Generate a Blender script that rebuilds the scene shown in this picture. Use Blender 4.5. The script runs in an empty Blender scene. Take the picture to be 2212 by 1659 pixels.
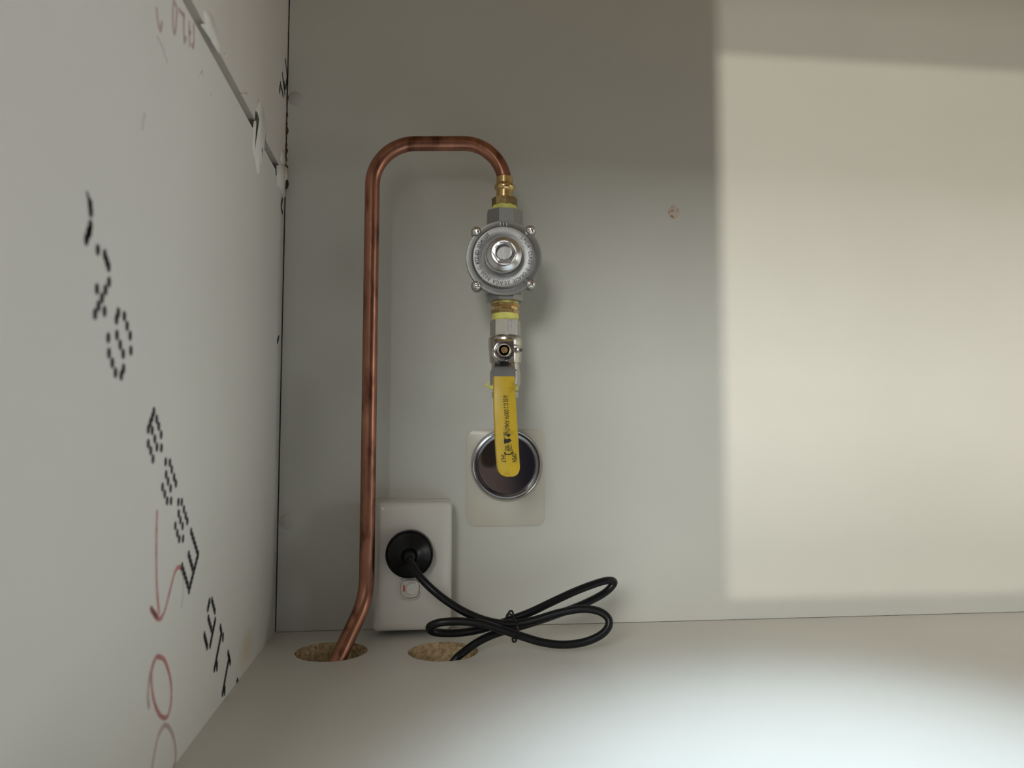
import bpy, bmesh, math, random
from mathutils import Vector, Matrix
random.seed(7)
R = math.radians
PI = math.pi
scene = bpy.context.scene
COL = scene.collection

# ---------------------------------------------------------------- camera
# metres; x right along the back panel, y into the cupboard (back panel at y = 0), z up from the cupboard floor
W, H, F = 2212.0, 1659.0, 1660.0
YAW, PITCH, ROLL = 0.11574, 0.06815, 0.00155
CAM = Vector((0.12586, -0.70, 0.16994))
fwd = Vector((math.sin(YAW) * math.cos(PITCH), math.cos(YAW) * math.cos(PITCH), math.sin(PITCH)))
rt0 = Vector((math.cos(YAW), -math.sin(YAW), 0))
up0 = rt0.cross(fwd)
rt = rt0 * math.cos(ROLL) + up0 * math.sin(ROLL)
up = up0 * math.cos(ROLL) - rt0 * math.sin(ROLL)
cd = bpy.data.cameras.new('camera')
cam = bpy.data.objects.new('camera', cd)
COL.objects.link(cam)
m = Matrix((rt, up, -fwd)).transposed().to_4x4()
m.translation = CAM
cam.matrix_world = m
cd.sensor_width = 36.0
cd.lens = F / W * 36.0
cd.clip_start = 0.01
cd.dof.use_dof = True
cd.dof.focus_distance = 0.66
cd.dof.aperture_fstop = 8.0
scene.camera = cam


def at(px, py, ax, v):
    """point of the photo's pixel (px, py) on the plane where axis ax equals v"""
    d = rt * (px - W / 2) + up * (H / 2 - py) + fwd * F
    i = 'xyz'.index(ax)
    return CAM + d * ((v - CAM[i]) / d[i])


# ---------------------------------------------------------------- world, lights, exposure
world = bpy.data.worlds.new('room_light')
scene.world = world
world.use_nodes = True
bg = world.node_tree.nodes['Background']
bg.inputs[0].default_value = (0.96, 0.98, 1.0, 1)
bg.inputs[1].default_value = 0.10


def light(name, kind, loc, energy, color, **kw):
    ld = bpy.data.lights.new(name, kind)
    ld.energy = energy
    ld.color = color
    for k, v in kw.items():
        setattr(ld, k, v)
    o = bpy.data.objects.new(name, ld)
    COL.objects.link(o)
    o.location = loc
    return o


def aim(o, target):
    o.rotation_euler = (Vector(target) - o.location).to_track_quat('-Z', 'Y').to_euler()


# work lamps standing off to the left in the room: the front edge of the left panel cuts their light on the back panel
aim(light('work_lamp_offscreen', 'SPOT', (-2.055, -3.0, 0.275), 135.0, (1.0, 0.93, 0.77), shadow_soft_size=0.035, spot_size=R(50), spot_blend=0.3), (0.5, -0.2, 0.25))
strip = light('work_lamp_low_offscreen', 'AREA', (-2.055, -3.0, -0.25), 34.0, (1.0, 0.93, 0.84), shape='RECTANGLE', size=0.06, size_y=0.6)
strip.rotation_euler = Vector((2.3, 3.0, 0.0)).to_track_quat('-Z', 'Y').to_euler()
# narrow-beam cool downlight shining into the front of the cupboard
sp = light('downlight_offscreen', 'SPOT', (-0.1425, -1.6085, 1.65), 268.0, (0.70, 0.87, 1.0), shadow_soft_size=0.05,
           spot_size=R(14.1), spot_blend=1.0)
aim(sp, (0.325, -0.415, 0.0))
# unseen soft light added on the right to brighten the left panel
fill_right = light('fill_right_offscreen', 'AREA', (2.5, -1.10, 0.30), 12.5, (0.97, 0.98, 1.0), shape='RECTANGLE', size=0.6, size_y=0.9)
aim(fill_right, (0.0, -0.3, 0.2))
# window in the far wall of the room behind the camera
win2 = light('window_front_offscreen', 'AREA', (-1.41, -3.88, 1.67), 78.0, (1.0, 0.99, 0.95), shape='RECTANGLE', size=1.75, size_y=1.40)
aim(win2, (-1.41, 0.0, 1.67))          # set flat in the far wall

vs = scene.view_settings
vs.view_transform = 'Standard'
vs.look = 'None'
vs.exposure = 0.28
vs.gamma = 1.0
vs.use_curve_mapping = False


# ---------------------------------------------------------------- materials
def mat(name, base, rough=0.5, metal=0.0, spec=0.5, bump=0.0, bscale=300.0, var=0.0, vscale=30.0, alpha=1.0,
        trans=0.0, coat=0.0, dark=None, dscale=40.0, dlo=0.5, dhi=0.7, rvar=0.0, stretch=(1, 1, 1)):
    mt = bpy.data.materials.new(name)
    mt.use_nodes = True
    nt = mt.node_tree
    b = nt.nodes['Principled BSDF']
    b.inputs['Base Color'].default_value = (*base, 1)
    b.inputs['Roughness'].default_value = rough
    b.inputs['Metallic'].default_value = metal
    b.inputs['Specular IOR Level'].default_value = spec
    b.inputs['Alpha'].default_value = alpha
    b.inputs['Transmission Weight'].default_value = trans
    b.inputs['Coat Weight'].default_value = coat
    b.inputs['Coat Roughness'].default_value = 0.08
    tc = nt.nodes.new('ShaderNodeTexCoord')
    mp = nt.nodes.new('ShaderNodeMapping')
    mp.inputs['Scale'].default_value = stretch
    nt.links.new(tc.outputs['Object'], mp.inputs[0])

    def noise(sc, det=4):
        n = nt.nodes.new('ShaderNodeTexNoise')
        n.inputs['Scale'].default_value = sc
        n.inputs['Detail'].default_value = det
        nt.links.new(mp.outputs[0], n.inputs['Vector'])
        return n
    col = None
    if var:
        n = noise(vscale)
        r = nt.nodes.new('ShaderNodeValToRGB')
        r.color_ramp.elements[0].position = 0.3
        r.color_ramp.elements[1].position = 0.7
        r.color_ramp.elements[0].color = (*[c * (1 - var) for c in base], 1)
        r.color_ramp.elements[1].color = (*[min(1, c * (1 + var)) for c in base], 1)
        nt.links.new(n.outputs['Fac'], r.inputs[0])
        col = r.outputs[0]
    if dark:
        n = noise(dscale, 6)
        r = nt.nodes.new('ShaderNodeValToRGB')
        r.color_ramp.elements[0].position = dlo
        r.color_ramp.elements[1].position = dhi
        r.color_ramp.elements[0].color = (0, 0, 0, 1)
        r.color_ramp.elements[1].color = (1, 1, 1, 1)
        nt.links.new(n.outputs['Fac'], r.inputs[0])
        mx = nt.nodes.new('ShaderNodeMixRGB')
        nt.links.new(r.outputs[0], mx.inputs[0])
        if col:
            nt.links.new(col, mx.inputs[1])
        else:
            mx.inputs[1].default_value = (*base, 1)
        mx.inputs[2].default_value = (*dark, 1)
        col = mx.outputs[0]
    if col:
        nt.links.new(col, b.inputs['Base Color'])
    if rvar:
        n = noise(vscale * 1.7)
        mr = nt.nodes.new('ShaderNodeMapRange')
        mr.inputs['To Min'].default_value = max(0, rough - rvar)
        mr.inputs['To Max'].default_value = rough + rvar
        nt.links.new(n.outputs['Fac'], mr.inputs['Value'])
        nt.links.new(mr.outputs[0], b.inputs['Roughness'])
    if bump:
        n = noise(bscale, 2)
        bp = nt.nodes.new('ShaderNodeBump')
        bp.inputs['Strength'].default_value = bump
        bp.inputs['Distance'].default_value = 0.001
        nt.links.new(n.outputs['Fac'], bp.inputs['Height'])
        nt.links.new(bp.outputs[0], b.inputs['Normal'])
    return mt


def add_stain(mt, loc, radius, color, strength):
    """a soft stain with a place of its own on a panel"""
    nt = mt.node_tree
    b = nt.nodes['Principled BSDF']
    src = b.inputs['Base Color'].links[0].from_socket
    tc = nt.nodes.new('ShaderNodeTexCoord')
    mp = nt.nodes.new('ShaderNodeMapping')
    mp.vector_type = 'TEXTURE'
    mp.inputs['Location'].default_value = loc
    mp.inputs['Scale'].default_value = radius
    g = nt.nodes.new('ShaderNodeTexGradient')
    g.gradient_type = 'SPHERICAL'
    mu = nt.nodes.new('ShaderNodeMath')
    mu.operation = 'MULTIPLY'
    mu.inputs[1].default_value = strength
    mx = nt.nodes.new('ShaderNodeMixRGB')
    nt.links.new(tc.outputs['Object'], mp.inputs[0])
    nt.links.new(mp.outputs[0], g.inputs[0])
    nt.links.new(g.outputs['Fac'], mu.inputs[0])
    nt.links.new(mu.outputs[0], mx.inputs[0])
    nt.links.new(src, mx.inputs[1])
    mx.inputs[2].default_value = (*color, 1)
    nt.links.new(mx.outputs[0], b.inputs['Base Color'])


MEL = (0.72, 0.70, 0.645)
M = dict(
    back=mat('melamine_back', (0.69, 0.695, 0.645), 0.42, bump=0.04, bscale=900, var=0.02, vscale=9),
    side=mat('melamine_side', (0.74, 0.735, 0.69), 0.45, bump=0.04, bscale=900, var=0.02, vscale=9),
    base=mat('melamine_floor', (0.70, 0.68, 0.63), 0.38, bump=0.04, bscale=900, var=0.02, vscale=9),
    upper=mat('melamine_upper', (0.70, 0.665, 0.615), 0.5, var=0.03, vscale=8),
    trim=mat('painted_trim', (0.74, 0.74, 0.73), 0.5, var=0.01),
    room=mat('room_surface', (0.40, 0.33, 0.31), 0.7, var=0.03),
    navy=mat('navy_paint', (0.02, 0.028, 0.06), 0.6, var=0.03),
    chip=mat('chipboard', (0.64, 0.47, 0.27), 0.9, bump=0.8, bscale=500, var=0.35, vscale=260, dark=(0.16, 0.09, 0.04),
             dscale=330, dlo=0.58, dhi=0.72),
    copper=mat('copper', (0.40, 0.188, 0.125), 0.36, 1.0, var=0.25, vscale=60, rvar=0.10,
               dark=(0.09, 0.038, 0.025), dscale=90, dlo=0.50, dhi=0.75, stretch=(1, 1, 0.35)),
    copper_dull=mat('copper_streak', (0.14, 0.065, 0.04), 0.45, 1.0, var=0.3, vscale=120),
    brass=mat('brass', (0.70, 0.50, 0.23), 0.26, 1.0, var=0.08, vscale=120, rvar=0.06),
    brass_dark=mat('brass_aged', (0.30, 0.22, 0.10), 0.45, 1.0, var=0.35, vscale=120),
    tape=mat('yellow_tape', (0.86, 0.84, 0.22), 0.55, bump=0.25, bscale=260, var=0.15, vscale=120),
    cast=mat('cast_zinc', (0.34, 0.345, 0.34), 0.42, 0.85, bump=0.12, bscale=900, var=0.06, vscale=60),
    alu=mat('turned_aluminium', (0.78, 0.79, 0.82), 0.22, 1.0, rvar=0.05, vscale=200),
    steel=mat('screw_steel', (0.74, 0.73, 0.70), 0.20, 1.0),
    nickel=mat('nickel_plate', (0.62, 0.60, 0.54), 0.24, 1.0, bump=0.05, bscale=500, var=0.06, vscale=90),
    chrome=mat('polished_chrome', (0.72, 0.71, 0.70), 0.10, 1.0),
    black_metal=mat('dark_nut', (0.20, 0.20, 0.21), 0.22, 1.0),
    sleeve=mat('clear_grey_sleeve', (0.22, 0.225, 0.235), 0.35, var=0.1, vscale=150),
    grip=mat('yellow_grip', (0.67, 0.46, 0.03), 0.38, var=0.08, vscale=60, dark=(0.28, 0.19, 0.03), dscale=75,
             dlo=0.60, dhi=0.82, bump=0.05, bscale=300),
    core=mat('dark_grip_backing', (0.13, 0.10, 0.09), 0.5, 0.2),  # for the backing added to subdue the grip's mirrored yellow
    ink=mat('black_ink', (0.012, 0.012, 0.018), 0.6),
    grey_ink=mat('engraved_grey', (0.10, 0.10, 0.105), 0.6, 0.3),
    red_ink=mat('red_crayon', (0.55, 0.16, 0.15), 0.8, alpha=0.62, var=0.25, vscale=150),
    pink_ink=mat('faded_red_crayon', (0.50, 0.27, 0.27), 0.8, alpha=0.42, var=0.25, vscale=150),
    pencil=mat('pencil_grey', (0.35, 0.33, 0.30), 0.8, alpha=0.45),
    plate=mat('white_plastic', (0.76, 0.735, 0.68), 0.12, spec=0.5),
    block=mat('white_plastic_block', (0.72, 0.69, 0.63), 0.3),
    switch_red=mat('red_mark', (0.75, 0.04, 0.03), 0.4),
    rubber=mat('black_plastic', (0.004, 0.0045, 0.006), 0.34, spec=0.35),
    rubber_plug=mat('black_plug', (0.004, 0.0045, 0.006), 0.30, spec=0.35),
    pad=mat('cream_pad', (0.70, 0.675, 0.585), 0.28, var=0.015, vscale=20),
    mirror=mat('mirror_steel', (0.46, 0.43, 0.44), 0.09, 1.0, var=0.06, vscale=40),
    rim=mat('polished_rim', (0.55, 0.55, 0.56), 0.13, 1.0),
    cap=mat('screw_cap_sticker', (0.66, 0.655, 0.60), 0.5),
    cap2=mat('screw_cap_sticker_grey', (0.60, 0.59, 0.56), 0.45),
    filler=mat('wood_filler', (0.68, 0.60, 0.52), 0.8, dark=(0.45, 0.24, 0.12), dscale=330, dlo=0.52, dhi=0.62,
               bump=0.5, bscale=500),
    glue=mat('dried_sealant', (0.93, 0.92, 0.86), 0.30, alpha=0.92, bump=0.6, bscale=260, var=0.06, vscale=80),
    splinter=mat('raw_board_chip', (0.09, 0.055, 0.025), 0.9, var=0.3, vscale=300),
)
add_stain(M['side'], at(533, 1400, 'x', 0), (0.05, 0.030, 0.016), (0.62, 0.50, 0.28), 0.75)
add_stain(M['back'], at(655, 850, 'y', 0), (0.02, 0.02, 0.03), (0.58, 0.57, 0.52), 0.35)
add_stain(M['back'], at(655, 715, 'y', 0), (0.018, 0.02, 0.022), (0.60, 0.585, 0.53), 0.35)


# ---------------------------------------------------------------- mesh helpers
def new_mesh(name, bm, sharp=38, smooth=True):
    me = bpy.data.meshes.new(name)
    bmesh.ops.recalc_face_normals(bm, faces=bm.faces)
    bm.to_mesh(me)
    bm.free()
    if smooth:
        me.polygons.foreach_set('use_smooth', [True] * len(me.polygons))
        me.set_sharp_from_angle(angle=R(sharp))
    return me


def base_of(parent):
    o = Vector((0, 0, 0))
    while parent:
        o += parent.location
        parent = parent.parent
    return o


def obj(name, bm, material, parent=None, label=None, smooth=True, sharp=38):
    """link one bmesh (world coordinates) as one object; a child keeps its place"""
    off = base_of(parent)
    if parent:
        bmesh.ops.translate(bm, verts=bm.verts, vec=-off)
    me = new_mesh(name, bm, sharp, smooth)
    me.materials.append(M[material])
    o = bpy.data.objects.new(name, me)
    COL.objects.link(o)
    if parent:
        o.parent = parent
    if label:
        o['label'] = label
    return o


def tag(o, label, cat, group=None):
    o['label'] = label
    o['category'] = cat
    if group:
        o['group'] = group
    return o


def thing(name, label, cat, loc, group=None):
    o = bpy.data.objects.new(name, None)
    o.empty_display_size = 0.02
    COL.objects.link(o)
    o.location = loc
    return tag(o, label, cat, group)


def struct(o):
    o['kind'] = 'structure'
    return o


def box(x0, x1, y0, y1, z0, z1, bev=0.0, seg=2, bm=None):
    bm2 = bmesh.new()
    bmesh.ops.create_cube(bm2, size=1)
    for v in bm2.verts:
        v.co = Vector((x0 + (v.co.x + .5) * (x1 - x0), y0 + (v.co.y + .5) * (y1 - y0), z0 + (v.co.z + .5) * (z1 - z0)))
    if bev:
        bmesh.ops.bevel(bm2, geom=bm2.edges[:], offset=bev, segments=seg, affect='EDGES', profile=0.5)
    return merge(bm, bm2)


def merge(bm, bm2):
    if bm is None:
        return bm2
    me = bpy.data.meshes.new('tmp')
    bm2.to_mesh(me)
    bm2.free()
    bm.from_mesh(me)
    bpy.data.meshes.remove(me)
    return bm


def frame(origin, axis, xdir=None):
    """matrix taking local z to axis"""
    z = Vector(axis).normalized()
    x = Vector(xdir) if xdir else (Vector((1, 0, 0)) if abs(z.x) < 0.9 else Vector((0, 1, 0)))
    x = (x - z * x.dot(z)).normalized()
    y = z.cross(x)
    mm = Matrix((x, y, z)).transposed().to_4x4()
    mm.translation = Vector(origin)
    return mm


def lathe(profile, origin, axis, n=48, rot=0.0, bm=None, xdir=None, cap=True):
    """profile: (radius, height) along axis; n = 6 or 8 gives a nut"""
    bm2 = bmesh.new()
    rings = []
    for r, h in profile:
        rings.append([bm2.verts.new((r * math.cos(rot + 2 * PI * i / n), r * math.sin(rot + 2 * PI * i / n), h)) for i in range(n)])
    for a, b in zip(rings[:-1], rings[1:]):
        for i in range(n):
            bm2.faces.new((a[i], a[(i + 1) % n], b[(i + 1) % n], b[i]))
    if cap:
        if profile[0][0] > 1e-6:
            bm2.faces.new(rings[0][::-1])
        if profile[-1][0] > 1e-6:
            bm2.faces.new(rings[-1])
    bmesh.ops.remove_doubles(bm2, verts=bm2.verts, dist=1e-7)
    bmesh.ops.transform(bm2, matrix=frame(origin, axis, xdir), verts=bm2.verts)
    return merge(bm, bm2)


def smooth_path(pts, sub=8):
    """Catmull-Rom through the points"""
    P = [Vector(p) for p in pts]
    P = [2 * P[0] - P[1]] + P + [2 * P[-1] - P[-2]]
    out = []
    for i in range(1, len(P) - 2):
        a, b, c, d = P[i - 1:i + 3]
        for k in range(sub):
            t = k / sub
            out.append(0.5 * ((2 * b) + (c - a) * t + (2 * a - 5 * b + 4 * c - d) * t * t + (3 * b - a - 3 * c + d) * t ** 3))
    out.append(P[-2])
    return out


def tube(path, r, n=20, bm=None, radii=None):
    bm2 = bmesh.new()
    P = [Vector(p) for p in path]
    t0 = (P[1] - P[0]).normalized()
    nx = t0.orthogonal().normalized()
    rings = []
    for i, p in enumerate(P):
        t = (P[min(i + 1, len(P) - 1)] - P[max(i - 1, 0)]).normalized()
        nx = (nx - t * nx.dot(t)).normalized()
        ny = t.cross(nx)
        rr = radii[i] if radii else r
        rings.append([bm2.verts.new(p + (nx * math.cos(2 * PI * k / n) + ny * math.sin(2 * PI * k / n)) * rr) for k in range(n)])
    for a, b in zip(rings[:-1], rings[1:]):
        for k in range(n):
            bm2.faces.new((a[k], a[(k + 1) % n], b[(k + 1) % n], b[k]))
    bm2.faces.new(rings[0][::-1])
    bm2.faces.new(rings[-1])
    return merge(bm, bm2)


def fillet(pts, radii, seg=16):
    """polyline with its inner corners rounded"""
    P = [Vector(p) for p in pts]
    out = [P[0]]
    for i in range(1, len(P) - 1):
        a = (P[i - 1] - P[i]).normalized()
        b = (P[i + 1] - P[i]).normalized()
        ang = a.angle(b)
        d = radii[i - 1] / math.tan(ang / 2)
        s, e = P[i] + a * d, P[i] + b * d
        cen = P[i] + (a + b).normalized() * (radii[i - 1] / math.sin(ang / 2))
        vs_, ve_ = s - cen, e - cen
        tot = vs_.angle(ve_)
        for k in range(seg + 1):
            t = k / seg
            out.append(cen + (vs_ * math.sin((1 - t) * tot) + ve_ * math.sin(t * tot)) / math.sin(tot))
    out.append(P[-1])
    return out


def carve(o, bm):
    """cut the world-space shape bm out of the part o"""
    bmesh.ops.translate(bm, verts=bm.verts, vec=-base_of(o.parent))
    c = bpy.data.objects.new('cutter', new_mesh('cutter', bm, smooth=False))
    COL.objects.link(c)
    c.location = base_of(o.parent)
    md = o.modifiers.new('cut', 'BOOLEAN')
    md.operation = 'DIFFERENCE'
    md.solver = 'EXACT'
    md.use_self = True
    md.object = c
    bpy.context.view_layer.update()
    me = bpy.data.meshes.new_from_object(o.evaluated_get(bpy.context.evaluated_depsgraph_get()))
    o.modifiers.clear()
    o.data = me
    bpy.data.objects.remove(c)


def rounded_rect(w, h, r, seg=8):
    pts = []
    for cx, cy, a0 in ((w / 2 - r, h / 2 - r, 0), (-w / 2 + r, h / 2 - r, 90), (-w / 2 + r, -h / 2 + r, 180), (w / 2 - r, -h / 2 + r, 270)):
        for k in range(seg + 1):
            a = R(a0 + 90 * k / seg)
            pts.append((cx + r * math.cos(a), cy + r * math.sin(a)))
    return pts


def prism(outline, to3d, layers, bm=None, cap0=True, cap1=True):
    """outline: 2D loop; layers: (height, inset scale function or offset) -> stacked rings. to3d(u, v, h) -> Vector"""
    bm2 = bmesh.new()
    rings = []
    for h, tf in layers:
        rings.append([bm2.verts.new(to3d(*tf(u, v), h)) for u, v in outline])
    n = len(outline)
    for a, b in zip(rings[:-1], rings[1:]):
        for i in range(n):
            bm2.faces.new((a[i], a[(i + 1) % n], b[(i + 1) % n], b[i]))
    if cap0:
        bm2.faces.new(rings[0][::-1])
    if cap1:
        bm2.faces.new(rings[-1])
    return merge(bm, bm2)


def ident(u, v):
    return u, v


def inset(w, h, d):
    return lambda u, v: (u * (w - 2 * d) / w, v * (h - 2 * d) / h)


def on_wall(c):
    """2D (u, v) on a surface facing the viewer; height towards the viewer"""
    return lambda u, v, h: Vector((c[0] + u, c[1] - h, c[2] + v))


def ribbon(pts, width, place, thick=0.00015, bm=None, end=True):
    """flat stroke along 2D points (a, b); place(a, b, h) -> Vector"""
    bm2 = bmesh.new()
    P = [Vector((p[0], p[1])) for p in pts]
    ws = width if isinstance(width, (list, tuple)) else [width] * len(P)
    L, Rr = [], []
    for i, p in enumerate(P):
        t = (P[min(i + 1, len(P) - 1)] - P[max(i - 1, 0)])
        t = t.normalized() if t.length > 1e-9 else Vector((1, 0))
        nrm = Vector((-t.y, t.x)) * ws[i] / 2
        L.append(p + nrm)
        Rr.append(p - nrm)
    loop = []
    if end:
        t = (P[0] - P[1]).normalized()
        a0 = math.atan2((Rr[0] - P[0]).y, (Rr[0] - P[0]).x)
        head = [P[0] + Vector((math.cos(a0 - PI * k / 6), math.sin(a0 - PI * k / 6))) * ws[0] / 2 for k in range(1, 6)]
        a1 = math.atan2((L[-1] - P[-1]).y, (L[-1] - P[-1]).x)
        tail = [P[-1] + Vector((math.cos(a1 - PI * k / 6), math.sin(a1 - PI * k / 6))) * ws[-1] / 2 for k in range(1, 6)]
    n = len(P)
    for h in (thick,):
        lv = [bm2.verts.new(place(q.x, q.y, h)) for q in L]
        rv = [bm2.verts.new(place(q.x, q.y, h)) for q in Rr]
        for i in range(n - 1):
            bm2.faces.new((lv[i], rv[i], rv[i + 1], lv[i + 1]))
        if end:
            hv = [bm2.verts.new(place(q.x, q.y, h)) for q in head]
            bm2.faces.new([rv[0]] + hv + [lv[0]])
            tv = [bm2.verts.new(place(q.x, q.y, h)) for q in tail]
            bm2.faces.new([lv[-1]] + tv + [rv[-1]])
    return merge(bm, bm2)


def text_bm(s, size, place, align='CENTER', bm=None, bold=0.0, sx=1.0):
    """lettering from the built-in font; place(u, v) -> Vector"""
    cu = bpy.data.curves.new('lettering', 'FONT')
    cu.body = s
    cu.size = size
    cu.align_x = align
    cu.align_y = 'CENTER'
    cu.offset = bold
    cu.resolution_u = 3
    o = bpy.data.objects.new('lettering', cu)
    COL.objects.link(o)
    dg = bpy.context.evaluated_depsgraph_get()
    me = bpy.data.meshes.new_from_object(o.evaluated_get(dg))
    bpy.data.objects.remove(o)
    bm2 = bmesh.new()
    bm2.from_mesh(me)
    bpy.data.meshes.remove(me)
    for v in bm2.verts:
        v.co = place(v.co.x * sx, v.co.y)
    return merge(bm, bm2)


# ---------------------------------------------------------------- the cupboard
YF = -0.500            # front edge of the left panel
XR = 1.02              # inner face of the right panel
ZT = 0.501             # underside of the top front rail
ZC = 0.80              # underside of the worktop
ZG = 0.4000            # joint between the two boards of the left panel
ZR = -0.75             # room floor

wall_back = struct(obj('wall_back', box(0.0012, XR, 0, 0.016, 0.0003, ZC), 'back', smooth=False))
back_liner = obj('back_liner', box(-0.02, XR + .02, 0.020, 0.03, ZR, ZC), 'chip', wall_back, smooth=False)
wall_left = struct(obj('wall_left', box(-0.016, 0, YF + 0.018, 0.02, ZR, ZG - 0.0045), 'side', smooth=False))
obj('upper_board', box(-0.016, 0, YF + 0.018, 0.02, ZG + 0.0045, ZC), 'upper', wall_left, smooth=False,
    label='pinkish upper board above the open joint')
obj('joint_back', box(-0.018, -0.012, YF + 0.018, 0.02, ZG - 0.006, ZG + 0.006), 'upper', wall_left, smooth=False)
trim_1 = struct(obj('trim_1', box(-0.62, 0, YF, YF + 0.018, ZR, 1.1, 0.0008, 1), 'trim', smooth=False))
trim_2 = struct(obj('trim_2', box(0.0, XR, YF, YF + 0.018, ZR, 0.060), 'trim', smooth=False))
trim_3 = struct(obj('trim_3', box(0.0, XR, YF, YF + 0.018, ZT, 0.90), 'trim', smooth=False))
wall_right = struct(obj('wall_right', box(XR, XR + 0.016, YF, 0.02, ZR, ZC), 'side', smooth=False))
ceiling = struct(obj('ceiling', box(-0.02, XR + .02, YF + 0.018, 0.03, ZC, ZC + .03), 'chip', smooth=False))

# floor board with two round cut-outs
HOLES = [(Vector((0.0560, -0.0668)), 0.0282), (Vector((0.1438, -0.0760)), 0.0278)]
FT = 0.016


def hole_loop(c, r, n=72, jag=0.0):
    return [(c.x + (r + random.uniform(-jag, jag)) * math.cos(2 * PI * k / n), c.y + (r + random.uniform(-jag, jag)) * math.sin(2 * PI * k / n)) for k in range(n)]


loops = [hole_loop(c, r, jag=0.00028) for c, r in HOLES]
bm = bmesh.new()


def add_loop(bm, loop, z):
    vsx = [bm.verts.new((x, y, z)) for x, y in loop]
    return [bm.edges.new((vsx[i], vsx[(i + 1) % len(vsx)])) for i in range(len(vsx))]


for z in (0.0, -FT):
    edges = add_loop(bm, [(0.0, YF + 0.018), (XR, YF + 0.018), (XR, -0.0003), (0.0, -0.0003)], z)
    for lp in loops:
        edges += add_loop(bm, lp, z)
    bmesh.ops.triangle_fill(bm, use_beauty=True, use_dissolve=False, edges=edges)
floor = struct(obj('floor', bm, 'base', smooth=False))
for lp in loops:
    b2 = bmesh.new()
    n = len(lp)
    rows = []
    for k in range(7):
        z = -FT * k / 6
        rows.append([b2.verts.new((x + random.uniform(-.0003, .0003) * (k > 0), y + random.uniform(-.0003, .0003) * (k > 0), z)) for x, y in lp])
    for a, b in zip(rows[:-1], rows[1:]):
        for i in range(n):
            b2.faces.new((a[i], b[i], b[(i + 1) % n], a[(i + 1) % n]))
    obj('cut_edge', b2, 'chip', floor, label='raw chipboard edge of the round cut-out')

# the room in front of the cupboard, seen only in reflections
struct(obj('room_floor', box(-4, 4, -5, YF - 0.001, ZR - .02, ZR), 'room', smooth=False))
struct(obj('wall_far', box(-4.0, 4.0, -3.95, -3.9, ZR, 2.4), 'room', smooth=False))
struct(obj('navy_reflection_panel', box(0.66, 1.60, -3.89, -3.85, ZR, 1.40, 0.004, 1), 'navy', smooth=False))  # navy panel added only to give the steel disc its dark reflected half

# ---- marks on the left panel
SIDE = lambda a, b, h: Vector((h, a, b))


def sp2(px, py):
    q = at(px, py, 'x', 0)
    return (q.y, q.z)


c1 = lambda X, Y: sp2(130 + X / 3.3175, 380 + Y / 3.3175)
c2 = lambda X, Y: sp2(130 + X / 3.318, 850 + Y / 3.318)
c3 = lambda X, Y: sp2(130 + X / 4.056, 1250 + Y / 4.056)
c4 = lambda X, Y: sp2(560 + X / 3.456, Y / 3.456)
c8 = lambda X, Y: sp2(300 + X / 12.76, Y / 12.76)


def dots(bm, pts, r=0.0021):
    for a, b in pts:
        b2 = bmesh.new()
        n = 14
        vsx = [b2.verts.new((0.0002, a + r * 0.9 * math.cos(2 * PI * k / n), b + r * 1.12 * math.sin(2 * PI * k / n))) for k in range(n)]
        b2.faces.new(vsx)
        bm = merge(bm, b2)
    return bm


def run(conv, a, b, n):
    return [conv(a[0] + (b[0] - a[0]) * k / (n - 1), a[1] + (b[1] - a[1]) * k / (n - 1)) for k in range(n)]


glyphs = []
glyphs.append(run(c1, (213, 205), (218, 258), 2) + run(c1, (215, 355), (186, 455), 3) + [c1(210, 395)])
glyphs.append([c1(268, 530), c1(318, 565), c1(332, 610), c1(345, 650)])
glyphs.append(run(c1, (348, 760), (248, 990), 5) + [c1(262, 810), c1(316, 970)])
glyphs.append([c1(*q) for q in ((415, 980), (402, 1028), (458, 1005), (478, 1075), (500, 1145), (505, 1252), (343, 1160), (348, 1270),
                                (372, 1340), (395, 1410), (405, 1140), (428, 1210), (450, 1275), (452, 1382), (436, 1430))])
glyphs.append([c2(*q) for q in ((670, 130), (658, 172), (645, 208), (630, 255), (690, 185), (705, 235), (722, 295), (724, 390), (658, 265),
                                (677, 325), (692, 385), (630, 360), (648, 410), (664, 470))])
glyphs.append([c2(*q) for q in ((755, 490), (785, 495), (798, 545), (815, 600), (828, 645), (758, 580), (772, 630), (790, 680),
                                (732, 670), (748, 720), (765, 770), (793, 770))])
glyphs.append([c2(*q) for q in ((846, 778), (870, 778), (885, 830), (898, 875), (910, 915), (848, 860), (860, 908), (876, 950),
                                (824, 948), (838, 1000), (852, 1043), (879, 1040))])
glyphs.append(run(c2, (937, 990), (986, 1150), 6) + run(c2, (984, 1165), (922, 1410), 8) + run(c2, (872, 1240), (912, 1370), 5)
              + run(c2, (920, 1155), (945, 1245), 4))
glyphs.append(run(c3, (1306, 198), (1293, 262), 3) + run(c3, (1328, 190), (1353, 285), 4) + run(c3, (1297, 345), (1322, 440), 4)
              + run(c3, (1356, 365), (1312, 585), 8) + run(c3, (1262, 495), (1286, 595), 5))
glyphs.append(run(c3, (1403, 425), (1410, 470), 3) + run(c3, (1425, 500), (1424, 525), 2) + run(c3, (1410, 485), (1350, 790), 10)
              + run(c3, (1373, 750), (1372, 782), 2))
glyphs.append(run(c3, (1470, 652), (1488, 735), 4) + run(c3, (1478, 690), (1421, 1005), 10) + run(c3, (1440, 965), (1439, 995), 2))
for g in glyphs:
    obj('printed_character', dots(None, g), 'ink', wall_left, smooth=False, label='black dot-printed character')
bm = ribbon([c1(190, 118), c1(203, 165), c1(212, 210)], [0.0012, 0.0022, 0.0032], SIDE, 0.0002)
bm = ribbon([c1(205, 420), c1(183, 490)], [0.0026, 0.0013], SIDE, 0.0002, bm)
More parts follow.
